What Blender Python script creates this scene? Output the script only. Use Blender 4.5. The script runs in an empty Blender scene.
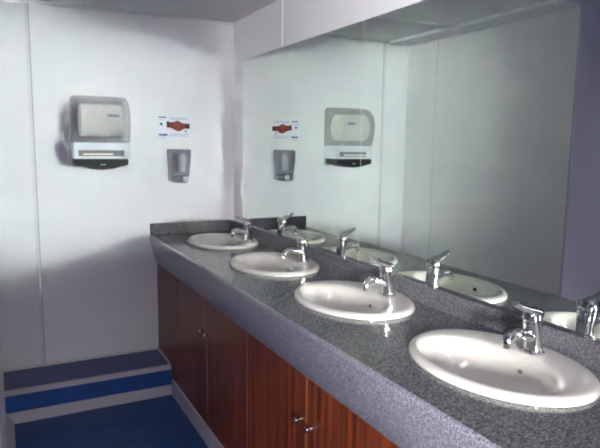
import bpy, bmesh, math, random
from mathutils import Vector, Matrix
random.seed(4)
sc = bpy.context.scene
C = sc.collection
PI = math.pi

# ------------------------------------------------------------------ materials
def new_mat(name):
    m = bpy.data.materials.new(name); m.use_nodes = True
    nt = m.node_tree
    return m, nt, nt.nodes['Principled BSDF']

def noise_mix(nt, bsdf, c0, c1, scale, vec_scale=(1, 1, 1), detail=4, lo=.35, hi=.65, rough=None):
    tc = nt.nodes.new('ShaderNodeTexCoord'); mp = nt.nodes.new('ShaderNodeMapping')
    mp.inputs['Scale'].default_value = vec_scale
    nz = nt.nodes.new('ShaderNodeTexNoise'); nz.inputs['Scale'].default_value = scale
    nz.inputs['Detail'].default_value = detail
    cr = nt.nodes.new('ShaderNodeValToRGB')
    cr.color_ramp.elements[0].position = lo; cr.color_ramp.elements[0].color = (*c0, 1)
    cr.color_ramp.elements[1].position = hi; cr.color_ramp.elements[1].color = (*c1, 1)
    nt.links.new(tc.outputs['Object'], mp.inputs['Vector'])
    nt.links.new(mp.outputs['Vector'], nz.inputs['Vector'])
    nt.links.new(nz.outputs['Fac'], cr.inputs['Fac'])
    nt.links.new(cr.outputs['Color'], bsdf.inputs['Base Color'])
    if rough is not None: bsdf.inputs['Roughness'].default_value = rough
    return nz, cr

def plain(name, col, rough=.5, metal=0., var=.04, scale=6, coat=0.):
    m, nt, b = new_mat(name)
    noise_mix(nt, b, tuple(c * (1 - var) for c in col), tuple(min(1, c * (1 + var)) for c in col), scale, rough=rough)
    b.inputs['Metallic'].default_value = metal
    if coat: b.inputs['Coat Weight'].default_value = coat
    return m

M = {}
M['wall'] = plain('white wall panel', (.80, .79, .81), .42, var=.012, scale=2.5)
M['wall_absorb'] = plain('bounce cutting grey', (.40, .39, .43), .6)  # unseen walls coloured mid grey to cut the bounced light
M['return_shade'] = plain('shaded return wall', (.52, .49, .58), .5, var=.02, scale=2.5)  # shade of the unlit wall return, put into its colour
M['cover'] = plain('joint cover strip', (.72, .71, .73), .4)
M['joint'] = plain('panel joint groove', (.42, .41, .44), .6)
M['ceiling'] = plain('ceiling panel', (.66, .64, .67), .6, var=.02)
M['ceil_strip'] = plain('ceiling cover strip', (.78, .77, .78), .5)
M['floor'] = plain('blue vinyl floor', (.006, .050, .190), .34, var=.22, scale=14)
M['tread'] = plain('blue grey vinyl tread', (.028, .056, .20), .34, var=.15, scale=14)
M['riser'] = plain('bright blue vinyl riser', (.007, .060, .28), .4, var=.12, scale=14)
M['skirt'] = plain('pale grey skirting', (.50, .48, .54), .45, var=.03)
M['blue_door'] = plain('dark blue door paint', (.02, .03, .12), .4)
M['porcelain'] = plain('cream white porcelain', (.67, .65, .605), .07, var=.008, coat=.6)
M['chrome'] = plain('polished chrome', (.74, .74, .76), .06, metal=1., var=.01)
M['hole_grey'] = plain('greyish hole', (.16, .14, .12), .5)
M['dark_hole'] = plain('dark hole', (.012, .012, .012), .5)
M['black_plastic'] = plain('black plastic', (.006, .006, .009), .62)
M['white_plastic'] = plain('white plastic', (.68, .71, .77), .35, var=.01)
M['slot_grey'] = plain('grey slot plastic', (.22, .225, .24), .4)
M['grey_plastic'] = plain('pale grey plastic', (.40, .41, .43), .4, var=.02)
M['paper'] = plain('white paper', (.80, .80, .86), .6, var=.01)
M['towel_paper'] = plain('towel paper roll', (.82, .79, .75), .85, var=.02)
M['blue_ink'] = plain('blue ink', (.03, .05, .22), .6)
M['pale_ink'] = plain('pale blue ink', (.38, .44, .62), .6)
M['red_ink'] = plain('red brown print', (.24, .022, .016), .6, var=.5, scale=60)
M['dark_red_ink'] = plain('dark red print', (.09, .02, .02), .6, var=.4, scale=60)
M['skin_ink'] = plain('orange print', (.34, .055, .025), .6, var=.3, scale=80)

# mirror: slightly green silvered glass
m, nt, b = new_mat('silvered mirror glass')
noise_mix(nt, b, (.775, .850, .805), (.785, .860, .815), 3)
b.inputs['Metallic'].default_value = 1; b.inputs['Roughness'].default_value = 0
M['mirror'] = m
M['mirror_edge'] = plain('mirror edge', (.78, .85, .82), .2)

# speckled grey granite laminate
def granite(name, base, hi_, dark, rough, sx=(1, 1, 1)):
    m, nt, b = new_mat(name)
    nz, cr = noise_mix(nt, b, dark, hi_, 210, sx, 3, .30, .72, rough)
    e = cr.color_ramp.elements.new(.5); e.color = (*base, 1)
    return m
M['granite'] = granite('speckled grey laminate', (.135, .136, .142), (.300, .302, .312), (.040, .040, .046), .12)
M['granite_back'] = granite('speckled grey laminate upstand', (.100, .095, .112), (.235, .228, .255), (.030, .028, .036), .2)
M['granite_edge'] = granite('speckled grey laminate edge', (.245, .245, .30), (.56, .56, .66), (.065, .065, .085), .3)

# red-brown wood laminate, vertical grain
m, nt, b = new_mat('red brown wood laminate')
nz, cr = noise_mix(nt, b, (.055, .012, .006), (.30, .062, .014), 5, (9, 9, .35), 5, .32, .72, .33)
e = cr.color_ramp.elements.new(.5); e.color = (.150, .030, .009, 1)
M['wood'] = m
M['wood_edge'] = plain('wood edge', (.26, .085, .035), .5)
M['wood_dark'] = plain('dark cabinet inside', (.04, .012, .008), .6)

# smoky translucent plastics
def smoky(name, col, alpha, rough=.18):
    m, nt, b = new_mat(name)
    noise_mix(nt, b, tuple(c * .97 for c in col), tuple(c * 1.03 for c in col), 6, rough=rough)
    b.inputs['Alpha'].default_value = alpha
    return m
M['hood'] = smoky('smoky grey hood plastic', (.50, .50, .52), .27, .30)
M['soap_hood'] = smoky('smoky violet plastic', (.36, .33, .46), .46, .14)

# ------------------------------------------------------------------ mesh helpers
def obj(name, bm, mat, parent=None, smooth=False, bevel=0, seg=2, angle=35):
    me = bpy.data.meshes.new(name)
    bmesh.ops.recalc_face_normals(bm, faces=bm.faces)
    bm.to_mesh(me); bm.free()
    o = bpy.data.objects.new(name, me); C.objects.link(o)
    for mm in (mat if isinstance(mat, (list, tuple)) else [mat]): me.materials.append(mm)
    if smooth:
        for p in me.polygons: p.use_smooth = True
        me.set_sharp_from_angle(angle=math.radians(angle))
    if bevel:
        md = o.modifiers.new('bevel', 'BEVEL'); md.width = bevel; md.segments = seg
        md.limit_method = 'ANGLE'; md.angle_limit = math.radians(40)
    if parent: o.parent = parent
    return o

def thing(name, label, cat, loc=(0, 0, 0), group=None):
    o = bpy.data.objects.new(name, None); C.objects.link(o)
    o.location = loc; o.empty_display_size = .1
    return tag(o, label, cat, group)

def tag(o, label, cat, group=None):
    o['label'] = label; o['category'] = cat
    if group: o['group'] = group
    return o

def struct(name, bm, mat, parent=None, **k):
    o = obj(name, bm, mat, parent, **k)
    if parent is None: o['kind'] = 'structure'
    return o

def bx(bm, x0, x1, y0, y1, z0, z1):
    vs = [bm.verts.new((x, y, z)) for x in (x0, x1) for y in (y0, y1) for z in (z0, z1)]
    for f in ((0, 1, 3, 2), (4, 6, 7, 5), (0, 4, 5, 1), (2, 3, 7, 6), (0, 2, 6, 4), (1, 5, 7, 3)):
        bm.faces.new([vs[i] for i in f])
    return bm

def box(x0, x1, y0, y1, z0, z1):
    return bx(bmesh.new(), x0, x1, y0, y1, z0, z1)

def prism_y(pts, y0, y1):
    """extrude an x-z outline along y"""
    bm = bmesh.new()
    a = [bm.verts.new((x, y0, z)) for x, z in pts]; b_ = [bm.verts.new((x, y1, z)) for x, z in pts]
    n = len(pts)
    for i in range(n): bm.faces.new([a[i], a[(i + 1) % n], b_[(i + 1) % n], b_[i]])
    bm.faces.new(a); bm.faces.new(b_[::-1])
    return bm

def loft(rings, cap0=True, cap1=True, bm=None):
    bm = bm or bmesh.new()
    R = [[bm.verts.new(p) for p in r] for r in rings]
    n = len(R[0])
    for i in range(len(R) - 1):
        for j in range(n):
            bm.faces.new([R[i][j], R[i][(j + 1) % n], R[i + 1][(j + 1) % n], R[i + 1][j]])
    if cap0: bm.faces.new(R[0][::-1])
    if cap1: bm.faces.new(R[-1])
    return bm

def tube(path, radii, n=14, squash=1., bm=None):
    """round tube along a path lying in the x-z plane; squash scales the height of the section"""
    rings = []
    P = [Vector(p) for p in path]
    for i, p in enumerate(P):
        t = (P[min(i + 1, len(P) - 1)] - P[max(i - 1, 0)]).normalized()
        s = Vector((0, 1, 0)); u = t.cross(s).normalized()
        r = radii[i] if isinstance(radii[i], tuple) else (radii[i], radii[i] * squash)
        rings.append([p + s * r[0] * math.cos(a) + u * r[1] * math.sin(a) for a in [2 * PI * k / n for k in range(n)]])
    return loft(rings, bm=bm)

def lathe(prof, n=20, centre=(0, 0)):
    return loft([[(centre[0] + r * math.cos(2 * PI * k / n), centre[1] + r * math.sin(2 * PI * k / n), z) for k in range(n)] for r, z in prof])

def rrect(cx, cz, hx, hz, r, n=5):
    pts = []
    for sx, sz, a0 in ((1, 1, 0), (-1, 1, PI / 2), (-1, -1, PI), (1, -1, 1.5 * PI)):
        for k in range(n + 1):
            a = a0 + PI / 2 * k / n
            pts.append((cx + sx * (hx - r) + r * math.cos(a), cz + sz * (hz - r) + r * math.sin(a)))
    return pts

# ------------------------------------------------------------------ dimensions (metres, floor z=0, mirror plane x=0, back wall y=0)
ZC = 2.161
XL = -1.345          # left wall face
YLE = -1.393         # where the left wall ends
XFAR = -3.2
YEND = -6.0
CT = .883            # counter top
YC0, YC1 = 0, -3.15  # counter run
XCAB = -.488
PLY, PLZ = -.306, .173
YDIV = -4.4

# ------------------------------------------------------------------ room shell
struct('floor', box(XFAR - .1, .12, YEND - .1, .1, -.1, 0), M['floor'])
struct('ceiling', box(XFAR - .1, .12, YEND - .1, .1, ZC, ZC + .1), M['ceiling'])
struct('wall_back', box(XL - .1, .12, 0, .1, 0, ZC), M['wall'])
struct('wall_right', box(.006, .12, YEND, 0, 0, ZC), M['wall'])
bm = box(XL - .10, XL, YLE + .002, 0, 0, ZC)
struct('wall_left', bm, M['wall'])
struct('wall_left_return', prism_y([(XFAR, 0), (XL, 0), (XL, ZC), (XFAR, ZC)], YLE - .012, YLE + .002), M['return_shade'])
struct('wall_left_far', box(XFAR - .1, XFAR, YEND, YLE, 0, ZC), M['wall_absorb'])
DJ, DK = -1.64, -1.22
bm = box(XFAR, DJ, YDIV - .1, YDIV, 0, ZC); bx(bm, DK, .006, YDIV - .1, YDIV, 0, ZC); bx(bm, DJ, DK, YDIV - .1, YDIV, 2.05, ZC)
struct('wall_light_slit', bm, M['wall_absorb'])  # unseen wall added to block the window light except through its slit
# end wall with a window opening
WX0, WX1, WZ0, WZ1 = -2.55, -2.05, 1.15, 1.90
bm = box(XFAR, WX0, YEND - .1, YEND, 0, ZC); bx(bm, WX1, .006, YEND - .1, YEND, 0, ZC)
bx(bm, WX0, WX1, YEND - .1, YEND, 0, WZ0); bx(bm, WX0, WX1, YEND - .1, YEND, WZ1, ZC)
struct('wall_end', bm, M['wall_absorb'])
bm = bmesh.new(); t = .05
bx(bm, WX0, WX0 + t, YEND - .07, YEND - .02, WZ0, WZ1); bx(bm, WX1 - t, WX1, YEND - .07, YEND - .02, WZ0, WZ1)
bx(bm, WX0 + t, WX1 - t, YEND - .07, YEND - .02, WZ0, WZ0 + t); bx(bm, WX0 + t, WX1 - t, YEND - .07, YEND - .02, WZ1 - t, WZ1)
struct('window_1', bm, M['white_plastic'])

# joint cover strips and grooves on the wall panels
struct('trim_1', box(XL, .006, -.012, 0, ZC - .016, ZC), M['cover'], bevel=.003)          # ceiling cove, back wall
bm = box(-1.150, -1.134, -.004, 0, PLZ, ZC - .016)
struct('trim_2', bm, M['cover'], bevel=.001)
struct('trim_3', box(-1.134, -1.129, -.0012, 0, PLZ, ZC - .016), M['joint'])
struct('trim_4', box(.003, .006, -.704, -.690, 1.921, ZC), M['wall'], bevel=.001)
struct('trim_5', box(XL, XL + .004, -.325, -.311, 0, ZC), M['cover'], bevel=.001)
struct('trim_6', box(-.006, .006, -.006, 0, .955, ZC - .016), M['wall'], bevel=.002)      # corner strip
struct('trim_7', box(XL, -1.172, YLE, -.012, ZC - .022, ZC), M['ceil_strip'], bevel=.003)
struct('trim_8', box(-1.172, -.30, -.630, -.595, ZC - .008, ZC), M['ceil_strip'], bevel=.002)
# door and frame in the return wall left of the wash area
dr = struct('door_1', box(-2.51, -1.72, YLE - .034, YLE - .0125, .0, 2.0), M['blue_door'], bevel=.003)
bm = box(-1.72, -1.665, YLE - .04, YLE - .012, 0, 2.05); bx(bm, -2.56, -2.51, YLE - .04, YLE - .012, 0, 2.05); bx(bm, -2.51, -1.72, YLE - .04, YLE - .012, 2.0, 2.05)
obj('door_frame', bm, M['blue_door'], dr)
obj('door_handle', tube([(-1.78, YLE - .06, 1.02), (-1.90, YLE - .06, 1.02)], [.009, .009]), M['chrome'], dr, True)
# skirtings
struct('baseboard_left', prism_y([(XL, 0), (XL + .040, 0), (XL + .036, .012), (XL + .010, .060), (XL, .062)], YLE, PLY - .012), M['skirt'])
struct('baseboard_right', box(XCAB - .006, XCAB + .01, YC1, PLY - .012, 0, .095), M['skirt'], bevel=.003)
struct('baseboard_back', box(XL, -.49, -.010, 0, PLZ, PLZ + .012), M['cover'])

# ------------------------------------------------------------------ raised step at the back wall
st = thing('raised_step', 'low blue vinyl step across the back wall with pale nosing', 'step', ((XL + XCAB) / 2, PLY / 2, 0))
def P_(o, parent):
    """parent keeping world position"""
    o.parent = parent; o.location = tuple(a - b_ for a, b_ in zip(o.location, parent.location)); return o
P_(obj('tread', box(XL + .001, XCAB - .004, PLY, -.011, .150, PLZ), M['tread']), st)
P_(obj('riser', box(XL + .001, XCAB - .004, PLY, -.02, .0, .150), M['riser']), st)
P_(obj('nosing', box(XL + .001, XCAB - .004, PLY - .006, PLY + .020, .150, PLZ + .002), M['skirt'], bevel=.003), st)
P_(obj('kick_strip', box(XL + .001, XCAB - .004, PLY - .010, PLY, 0, .060), M['skirt'], bevel=.003), st)
P_(obj('edge_strip', box(XCAB - .012, XCAB - .003, PLY + .02, -.011, PLZ, PLZ + .014), M['skirt'], bevel=.002), st)

# ------------------------------------------------------------------ basins: positions
SY = [-.405, -1.090, -1.757, -2.435]
SX = -.215
AX, AY = .193, .256
NE = 64
def ell(ax, ay, cx, cy, z, n=NE, p=2.0):
    out = []
    for k in range(n):
        a = 2 * PI * k / n; c, s = math.cos(a), math.sin(a)
        out.append((cx + ax * math.copysign(abs(c) ** (2 / p), c), cy + ay * math.copysign(abs(s) ** (2 / p), s), z))
    return out

# ------------------------------------------------------------------ countertop with four cut-outs
XF = -.529
ct = thing('countertop', 'long speckled grey countertop with deep front edge and upstand', 'countertop', (-.26, -1.575, CT))
bm = bmesh.new()
bounds = [YC0] + [(SY[i] + SY[i + 1]) / 2 for i in range(3)] + [YC1]
xr = -.020
for i, cy in enumerate(SY):
    y1, y0 = bounds[i], bounds[i + 1]
    hole = ell(AX - .014, AY - .014, SX, cy, CT)
    outer = []
    for (x, y, z) in hole:
        dx, dy = x - SX, y - cy
        ts = []
        if dx > 1e-9: ts.append((xr - SX) / dx)
        if dx < -1e-9: ts.append((XF + .012 - SX) / dx)
        if dy > 1e-9: ts.append((y1 - cy) / dy)
        if dy < -1e-9: ts.append((y0 - cy) / dy)
        tt = min(ts); outer.append((SX + dx * tt, cy + dy * tt, CT))
    corners = [(xr, y1), (XF + .012, y1), (XF + .012, y0), (xr, y0)]
    for cx_, cyy in corners:      # snap the closest ray to each corner
        j = min(range(NE), key=lambda k: (outer[k][0] - cx_) ** 2 + (outer[k][1] - cyy) ** 2)
        outer[j] = (cx_, cyy, CT)
    low = [(x, y, CT - .03) for x, y, z in hole]
    loft([outer, hole, low], False, False, bm)
bmesh.ops.remove_doubles(bm, verts=bm.verts, dist=.0005)
P_(obj('worktop', bm, M['granite']), ct)
# rounded nose and sloping apron
pro = [(XF + .012, CT), (XF + .005, CT - .0015), (XF + .001, CT - .006), (XF, CT - .014), (-.494, .716), (-.488, .711), (-.468, .711), (-.500, CT - .03), (XF + .012, CT - .03)]
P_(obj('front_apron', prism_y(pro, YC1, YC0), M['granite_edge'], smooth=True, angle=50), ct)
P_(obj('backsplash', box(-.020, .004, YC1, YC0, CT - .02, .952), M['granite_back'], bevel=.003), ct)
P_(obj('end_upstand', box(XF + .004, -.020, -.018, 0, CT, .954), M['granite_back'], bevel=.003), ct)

# ------------------------------------------------------------------ vanity cabinets
def cabinet(y1, y0, label, doors=2, z0=.098, group='wooden cabinet units under the countertop'):
    t = thing('vanity_cabinet', label, 'cabinet', (-.24, (y0 + y1) / 2, 0), group)
    xb = -.03; th = .016
    bm = box(XCAB + .018, xb, y1 - th - .001, y1 - .001, .012, .70); bx(bm, XCAB + .018, xb, y0 + .001, y0 + th + .001, .012, .70)
    bx(bm, XCAB + .018, xb, y0 + th + .001, y1 - th - .001, .098, .114); bx(bm, xb, xb + .01, y0 + .001, y1 - .001, .0, .70)
    bx(bm, XCAB + .05, XCAB + .066, y0 + th + .001, y1 - th - .001, 0, .098)
    P_(obj('carcass', bm, M['wood_dark']), t)
    w = (y1 - y0) / doors
    for k in range(doors):
        a, b_ = y0 + k * w + .0015, y0 + (k + 1) * w - .0015
        d = P_(obj('door' if doors > 1 else 'front_panel', box(XCAB, XCAB + .017, a, b_, z0, .7095), M['wood'], bevel=.0015), t)
        if doors > 1:
            e = b_ if k == 0 else a
            s = -1 if k == 0 else 1
            # lighter edging along the meeting edge
            ed = obj('edge_band', box(XCAB - .0006, XCAB + .006, min(e, e + s * .004), max(e, e + s * .004), z0, .709), M['wood_edge'])
            ed.parent = d
            yk = e + s * .034
            kb = lathe([(.0045, 0), (.0045, .010), (.0075, .013), (.010, .018), (.0095, .023), (.006, .026), (.001, .0265)], 16)
            for v in kb.verts:
                x, y, z = v.co; v.co = (XCAB - z, yk + y, .558 + x)
            kn = obj('knob', kb, M['chrome'], None, True)
            kn.parent = d; kn['label'] = 'small chrome door knob'
    return t
cabinet(0, -.455, 'wooden cabinet end panel behind the blue step, against back wall', 1)
cabinet(-.455, -1.440, 'dark wooden double-door cabinet next to the blue step, mostly in shadow')
cabinet(-1.440, -2.425, 'red-brown wooden double-door cabinet in front with two chrome knobs catching light')
cabinet(-2.425, -3.150, 'red-brown wooden cabinet with plain doors under the nearest washbasin')

# ------------------------------------------------------------------ washbasins
def basin_parts(root):
    cy = 0; cx = 0
    b = -.050                       # bowl is pushed to the front, leaving a tap ledge behind
    rings = [ell(AX - .024, AY - .024, cx, cy, .0012), ell(AX, AY, cx, cy, .0012), ell(AX + .001, AY + .001, cx, cy, .006), ell(AX - .003, AY - .003, cx, cy, .013),
             ell(AX - .010, AY - .010, cx, cy, .0172), ell(AX - .020, AY - .020, cx - .001, cy, .0182),
             ell(.137, .213, cx + b + .008, cy, .0178), ell(.128, .204, cx + b, cy, .0140), ell(.121, .197, cx + b, cy, .003),
             ell(.115, .188, cx + b, cy, -.025), ell(.105, .172, cx + b, cy, -.058), ell(.086, .140, cx + b, cy, -.090), ell(.058, .092, cx + b, cy, -.111), ell(.030, .040, cx + b, cy, -.121), ell(.021, .021, cx + b, cy, -.123)]
    bm = loft(rings, False, False)
    # underside of the bowl
    low = [ell(AX - .024, AY - .024, cx, cy, .0012), ell(.130, .202, cx + b + .006, cy, -.006), ell(.113, .180, cx + b, cy, -.066), ell(.070, .105, cx + b, cy, -.128), ell(.024, .024, cx + b, cy, -.140), ell(.021, .021, cx + b, cy, -.123)]
    loft(low, False, False, bm)
    bmesh.ops.remove_doubles(bm, verts=bm.verts, dist=.0002)
    bowl = obj('bowl', bm, M['porcelain'], root, True, angle=75)
    dr = lathe([(.0205, -.1235), (.0205, -.1215), (.017, -.1200), (.012, -.1212), (.010, -.1225), (.001, -.1228)], 24, (cx + b, cy))
    d = obj('drain', dr, M['chrome'], root, True); d['label'] = 'chrome drain ring'
    pl = lathe([(.0095, -.1222), (.0095, -.1210), (.001, -.1206)], 20, (cx + b, cy))
    obj('drain_plug', pl, M['dark_hole'], d, True)
    # overflow hole on the front wall of the bowl
    ov = bmesh.new()
    bmesh.ops.create_uvsphere(ov, u_segments=14, v_segments=8, radius=1)
    for v in ov.verts: v.co = (cx + b - .1145 + v.co.x * .005, cy + .010 + v.co.y * .011, -.026 + v.co.z * .008)
    o = obj('overflow_hole', ov, M['dark_hole'], root, True); o['label'] = 'small dark overflow hole'
    ov = bmesh.new()
    bmesh.ops.create_uvsphere(ov, u_segments=12, v_segments=8, radius=1)
    for v in ov.verts: v.co = (cx + b + .1125 + v.co.x * .004, cy - .022 + v.co.y * .007, -.022 + v.co.z * .0055)
    o = obj('chain_stay_hole', ov, M['hole_grey'], root, True)

SINK_LABEL = ['white oval washbasin nearest the back wall, smallest of the row in view',
              'white oval washbasin second from the back wall',
              'white oval washbasin third from the back wall, second nearest the viewer',
              'large white oval washbasin nearest the viewer, at right front']
TAP_LABEL = ['chrome mixer tap behind the washbasin nearest the back wall',
             'chrome mixer tap behind the second washbasin from the back wall',
             'chrome mixer tap behind the third washbasin from the back wall',
             'chrome mixer tap, largest in view, behind the nearest washbasin']

def copy_thing(root, loc, label):
    r = root.copy(); C.objects.link(r); r.location = loc; r['label'] = label
    for ch in list(root.children):
        c = ch.copy(); C.objects.link(c); c.parent = r
        for g in ch.children:
            d = g.copy(); C.objects.link(d); d.parent = c
    return r

s0 = thing('washbasin', SINK_LABEL[0], 'washbasin', (SX, SY[0], CT), 'oval washbasins in the countertop')
basin_parts(s0)
for y, l in list(zip(SY, SINK_LABEL))[1:]: copy_thing(s0, (SX, y, CT), l)

# ------------------------------------------------------------------ mixer taps (spout points to -x)
def tap_parts(root):
    obj('base_ring', lathe([(.0275, .0006), (.0275, .004), (.025, .007), (.020, .0075)], 24), M['chrome'], root, True)
    lean = [(0, 0, .004), (-.002, 0, .025), (-.005, 0, .045), (-.009, 0, .062), (-.011, 0, .072)]
    obj('body', tube(lean, [.0235, .0220, .0220, .0235, .0235], 24), M['chrome'], root, True)
    sp = obj('spout', tube([(-.004, 0, .034), (-.030, 0, .042), (-.060, 0, .047), (-.084, 0, .047), (-.098, 0, .042), (-.103, 0, .032)],
                           [(.017, .015), (.0155, .0125), (.0145, .0115), (.0135, .0110), (.0125, .0110), (.0115, .0115)], 18), M['chrome'], root, True)
    ae = lathe([(.0095, 0), (.0095, .010), (.001, .010)], 16, (0, 0))
    for v in ae.verts: v.co = (v.co.x - .1045, v.co.y, v.co.z + .022)
    obj('aerator', ae, M['chrome'], sp, True)
    lv = obj('lever', tube([(.012, 0, .078), (.004, 0, .088), (-.016, 0, .094), (-.038, 0, .099), (-.062, 0, .107), (-.080, 0, .114), (-.087, 0, .116)],
                           [(.014, .008), (.0225, .012), (.022, .011), (.018, .0085), (.0150, .0065), (.0130, .0055), (.008, .004)], 18), M['chrome'], root, True)
    cp = lathe([(.0235, .070), (.0245, .076), (.0235, .086), (.017, .094), (.001, .097)], 24, (-.0115, 0))
    obj('lever_cap', cp, M['chrome'], lv, True)
TX = -.098
TY = [-.505, -1.160, -1.808, -2.445]
TZ = CT + .0182
t0 = thing('mixer_tap', TAP_LABEL[0], 'tap', (TX, TY[0], TZ), 'chrome mixer taps behind the washbasins')
tap_parts(t0); t0.scale = (.93, 1.15, 1.2)
for y, l in list(zip(TY, TAP_LABEL))[1:]: copy_thing(t0, (TX, y, TZ), l)

# ------------------------------------------------------------------ mirrors above the counter
seams = [-.181, -1.462, -2.742]
ml = ['tall mirror panel nearest the back wall, reflecting the towel dispenser',
      'mirror panel behind the two nearest washbasins, reflecting the plain side wall',
      'narrow mirror panel at the right end beyond the frame edge']
for i in range(2):
    a, b_ = seams[i], seams[i + 1]
    o = obj('wall_mirror', box(0, .006, b_ + .0012, a - .0012, .9525, 1.919), M['mirror'])
    tag(o, ml[i], 'mirror', 'mirror panels above the countertop')
struct('trim_9', box(.0, .0055, -1.4632, -1.4608, .9525, 1.919), M['mirror_edge'])

# ------------------------------------------------------------------ paper towel dispenser on the back wall
DX = -.803
td = thing('paper_towel_dispenser', 'large smoky grey paper towel dispenser with black tray on back wall', 'dispenser', (DX, 0, 1.30))
def hood_ring(z, hw, dp, r=.030, n=7):
    """plan section: flat back at the wall, rounded front corners"""
    r = min(r, dp * .8)
    pts = [(DX + hw, -.012, z), (DX + hw, -.012 - (dp - r - .012) * .5, z)]
    for k in range(n + 1):
        a = PI / 2 * k / n
        pts.append((DX + hw - r + r * math.cos(a), -(dp - r) - r * math.sin(a), z))
    for k in range(n + 1):
        a = PI / 2 + PI / 2 * k / n
        pts.append((DX - hw + r + r * math.cos(a), -(dp - r) - r * math.sin(a), z))
    return pts + [(DX - hw, -.012 - (dp - r - .012) * .5, z), (DX - hw, -.012, z)]
hb = [hood_ring(1.428, .145, .165), hood_ring(1.431, .147, .169), hood_ring(1.47, .148, .184), hood_ring(1.52, .148, .197), hood_ring(1.56, .148, .200), hood_ring(1.60, .147, .194), hood_ring(1.63, .146, .178),
      hood_ring(1.652, .144, .155), hood_ring(1.668, .141, .125), hood_ring(1.677, .137, .095), hood_ring(1.680, .130, .065)]
P_(obj('hood', loft(hb, False, True), M['hood'], smooth=True, angle=60), td)
P_(obj('back_plate', box(DX - .143, DX + .143, -.014, .0005, 1.295, 1.668), M['grey_plastic'], bevel=.006), td)
# roll seen through the hood
rl = loft([[(DX + sx, -.102 + .078 * math.cos(a), 1.548 + .086 * math.sin(a)) for a in [2 * PI * k / 36 for k in range(36)]] for sx in (-.106, -.101, .101, .106)])
P_(obj('towel_roll', rl, M['towel_paper'], smooth=True, angle=50), td)
# lower white front with a recessed slot
lo = box(DX - .146, DX + .146, -.160, -.014, 1.388, 1.4275)
bx(lo, DX - .146, DX + .146, -.118, -.014, 1.342, 1.3875)
bx(lo, DX - .146, DX - .125, -.158, -.1185, 1.342, 1.3875); bx(lo, DX + .112, DX + .146, -.158, -.1185, 1.342, 1.3875)
bx(lo, DX - .1245, DX + .1115, -.158, -.1185, 1.342, 1.354)
bmesh.ops.remove_doubles(lo, verts=lo.verts, dist=.0008)
P_(obj('front_panel', lo, M['white_plastic']), td)
P_(obj('paper_slot', box(DX - .1245, DX + .1115, -.1205, -.1185, 1.3545, 1.387), M['slot_grey']), td)
P_(obj('towel_edge', box(DX - .100, DX + .055, -.150, -.121, 1.362, 1.370), M['towel_paper']), td)
# black tray with a dipped lower lip
tr = [(-.141, 1.341), (.133, 1.341), (.135, 1.322), (.130, 1.306), (.100, 1.300), (.050, 1.287), (-.004, 1.282), (-.058, 1.287), (-.108, 1.300), (-.138, 1.306), (-.143, 1.322)]
bm = loft([[(DX + x, -.016, z) for x, z in tr], [(DX + x, -.150, z) for x, z in tr], [(DX + x * .985, -.160, z * .85 + 1.318 * .15) for x, z in tr]])
ty = P_(obj('tray', bm, M['black_plastic'], smooth=True, angle=30), td)
def strokes(x0, z0, widths, h, y, gap=.0035):
    """a run of small letter-like strokes standing off a face at y"""
    bm = bmesh.new(); x = x0
    for w in widths:
        bx(bm, x, x + w * .32, y - .0008, y, z0, z0 + h)
        bx(bm, x + w * .32, x + w, y - .0008, y, z0 + h * .62, z0 + h * .9)
        bx(bm, x + w * .68, x + w, y - .0008, y, z0, z0 + h * .62)
        x += w + gap
    return bm
P_(obj('maker_mark', strokes(DX + .024, 1.564, [.0085, .008, .0075, .0085, .005, .008], .014, -.2005, .0022), M['blue_ink']), td)
P_(obj('tray_mark', strokes(DX - .014, 1.306, [.006, .005, .006], .008, -.1605), M['grey_plastic']), td)

# ------------------------------------------------------------------ notice above the soap dispenser
NX0, NX1, NZ0, NZ1 = -.471, -.272, 1.457, 1.590
W, H = NX1 - NX0, NZ1 - NZ0
nt_ = thing('hand_washing_notice', 'small white notice with red clasped hands picture on back wall', 'notice', ((NX0 + NX1) / 2, 0, NZ0))
P_(obj('sheet', box(NX0, NX1, -.0015, 0, NZ0, NZ1), M['paper']), nt_)
def flat(pts, y):
    bm = bmesh.new()
    a = [bm.verts.new((NX0 + u * W, y, NZ0 + v * H)) for u, v in pts]; b2 = [bm.verts.new((NX0 + u * W, y + .0004, NZ0 + v * H)) for u, v in pts]
    n = len(pts)
    bm.faces.new(a); bm.faces.new(b2[::-1])
    for i in range(n): bm.faces.new([a[i], b2[i], b2[(i + 1) % n], a[(i + 1) % n]])
    return bm
# two forearms meeting in clasped hands
P_(obj('hands_picture', flat([(.29, .50), (.29, .76), (.36, .74), (.44, .72), (.52, .75), (.60, .80), (.68, .77), (.76, .70), (.85, .68), (.99, .68), (.99, .45), (.88, .46), (.80, .44), (.74, .37), (.66, .33), (.58, .36), (.50, .42), (.40, .48)], -.0021), M['red_ink']), nt_)
P_(obj('sleeve', flat([(.29, .49), (.29, .77), (.36, .75), (.40, .62), (.37, .49)], -.0026), M['dark_red_ink']), nt_)
P_(obj('sleeve', flat([(.86, .46), (.84, .58), (.86, .68), (.99, .68), (.99, .45)], -.0026), M['dark_red_ink']), nt_)
for pts in ([(.47, .62), (.60, .73), (.66, .71), (.54, .58)], [(.58, .58), (.69, .68), (.73, .64), (.63, .53)], [(.52, .50), (.64, .50), (.70, .43), (.60, .40)]):
    P_(obj('finger', flat(pts, -.0030), M['skin_ink']), nt_)
def line(name, mat, u0, u1, v, h, seed):
    r = random.Random(seed); bm = bmesh.new()
    top = []; u = u0; bot = [(u0, v), (u1, v)]
    while u < u1:                    # one ragged strip per line of illegible print
        e = min(u + r.uniform(.012, .030), u1); k = r.uniform(.6, 1.)
        top += [(u, v + h * k), (e, v + h * k)]; u = e
    return P_(obj(name, flat(bot + top[::-1], -.0021), mat), nt_)
line('heading', M['blue_ink'], .05, .29, .91, .06, 1); line('heading', M['blue_ink'], .05, .31, .13, .09, 3)
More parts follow.
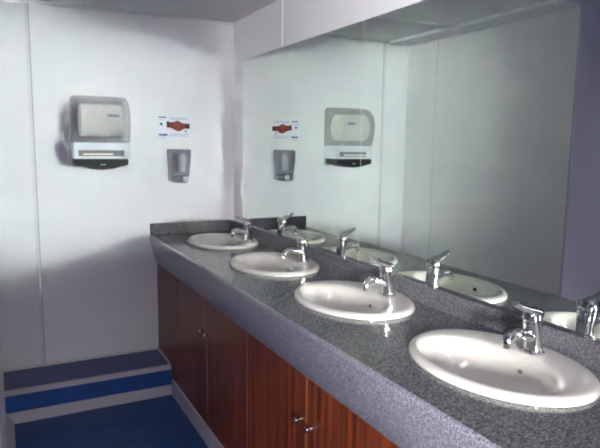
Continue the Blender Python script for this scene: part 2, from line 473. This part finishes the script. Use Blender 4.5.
for k, (u0, u1, v) in enumerate([(.36, .96, .91), (.40, .96, .84), (.05, .22, .80), (.36, .95, .20), (.36, .95, .11), (.05, .26, .04)]):
    line('small_text', M['pale_ink'], u0, u1, v, .035, 4 + k)
P_(obj('symbol', flat([(.13 + .045 * math.cos(a), .64 + .055 * math.sin(a)) for a in [2 * PI * k / 16 for k in range(16)]], -.0022), M['blue_ink']), nt_)
P_(obj('symbol', flat([(.87 + .045 * math.cos(a), .34 + .06 * math.sin(a)) for a in [2 * PI * k / 16 for k in range(16)]], -.0030), M['pale_ink']), nt_)

# ------------------------------------------------------------------ soap dispenser
QX = -.350
sd = thing('soap_dispenser', 'small smoky translucent soap dispenser below the notice', 'soap dispenser', (QX, 0, 1.20))
P_(obj('back_plate', box(QX - .060, QX + .060, -.010, .0005, 1.205, 1.388), M['grey_plastic'], bevel=.004), sd)
def q_ring(z, hw, dp, n=6):
    pts = [(QX - hw, -.008, z), (QX - hw, -dp * .55, z)]
    for k in range(n + 1):
        a = PI - PI * k / n
        pts.append((QX + hw * .97 * math.cos(a), -dp * .6 - dp * .4 * math.sin(a), z))
    pts += [(QX + hw, -dp * .55, z), (QX + hw, -.008, z)]
    return pts
P_(obj('cover', loft([q_ring(1.395, .064, .080), q_ring(1.392, .067, .092), q_ring(1.37, .067, .098), q_ring(1.31, .063, .098), q_ring(1.255, .057, .092), q_ring(1.232, .053, .086)], True, False), M['soap_hood'], smooth=True, angle=50), sd)
P_(obj('soap_bag_highlight', loft([[(QX + .006 + x, -.050 + y, z) for x, y in [(.024 * math.cos(a), .022 * math.sin(a)) for a in [2 * PI * k / 20 for k in range(20)]]] for z in (1.262, 1.27, 1.36, 1.368)]), M['white_plastic'], smooth=True), sd)  # white bag, narrowed and off-centre, stands in for the cover's highlight stripe
pb = P_(obj('push_bar', loft([q_ring(1.240, .040, .104), q_ring(1.232, .046, .108), q_ring(1.206, .046, .104), q_ring(1.198, .040, .096)]), M['soap_hood'], smooth=True, angle=50), sd)
P_(obj('push_button', box(QX + .000, QX + .030, -.112, -.104, 1.206, 1.236), M['white_plastic'], bevel=.004), sd)

# ------------------------------------------------------------------ lights
def area(name, loc, aim, size, size_y, energy, col=(1, 1, 1), spread=180):
    l = bpy.data.lights.new(name, 'AREA'); l.shape = 'RECTANGLE'; l.size = size; l.size_y = size_y
    l.energy = energy; l.color = col; l.spread = math.radians(spread)
    o = bpy.data.objects.new(name, l); C.objects.link(o); o.location = loc
    o.rotation_euler = (Vector(aim) - Vector(loc)).to_track_quat('-Z', 'Y').to_euler()
    return o
area('window_light', ((WX0 + WX1) / 2, YEND - .06, (WZ0 + WZ1) / 2), (-1.45, -4.4, 1.50), WX1 - WX0 - .1, WZ1 - WZ0 - .1, 430, (1, .99, .97))
area('ambient_fill', (-2.2, -3.2, ZC - .03), (-2.2, -3.2, 0), 1.2, .3, 11, (1, .93, 1))  # unseen fill added to raise the ambient light, no fixture
w = bpy.data.worlds.new('world'); sc.world = w; w.use_nodes = True
w.node_tree.nodes['Background'].inputs['Color'].default_value = (.8, .85, 1, 1)
w.node_tree.nodes['Background'].inputs['Strength'].default_value = .3

# ------------------------------------------------------------------ camera
cam = bpy.data.cameras.new('camera'); co = bpy.data.objects.new('camera', cam); C.objects.link(co)
cam.sensor_fit = 'HORIZONTAL'; cam.sensor_width = 36; cam.lens = 578.93 / 600 * 36
cam.clip_start = .01
yaw, pit, roll = .4795, -.1350, .0125
F = Vector((math.sin(yaw) * math.cos(pit), math.cos(yaw) * math.cos(pit), math.sin(pit)))
R = Vector((math.cos(yaw), -math.sin(yaw), 0)); U = R.cross(F)
R2 = R * math.cos(roll) + U * math.sin(roll); U2 = -R * math.sin(roll) + U * math.cos(roll)
co.matrix_world = Matrix(((R2.x, U2.x, -F.x, -1.309), (R2.y, U2.y, -F.y, -3.451), (R2.z, U2.z, -F.z, 1.427), (0, 0, 0, 1)))
sc.camera = co

sc.view_settings.view_transform = 'Standard'
sc.view_settings.look = 'None'
sc.view_settings.exposure = 0.08
sc.cycles.max_bounces = 10; sc.cycles.glossy_bounces = 6; sc.cycles.diffuse_bounces = 6; sc.cycles.blur_glossy = 0; sc.cycles.filter_width = 2.0; sc.cycles.sample_clamp_indirect = 0
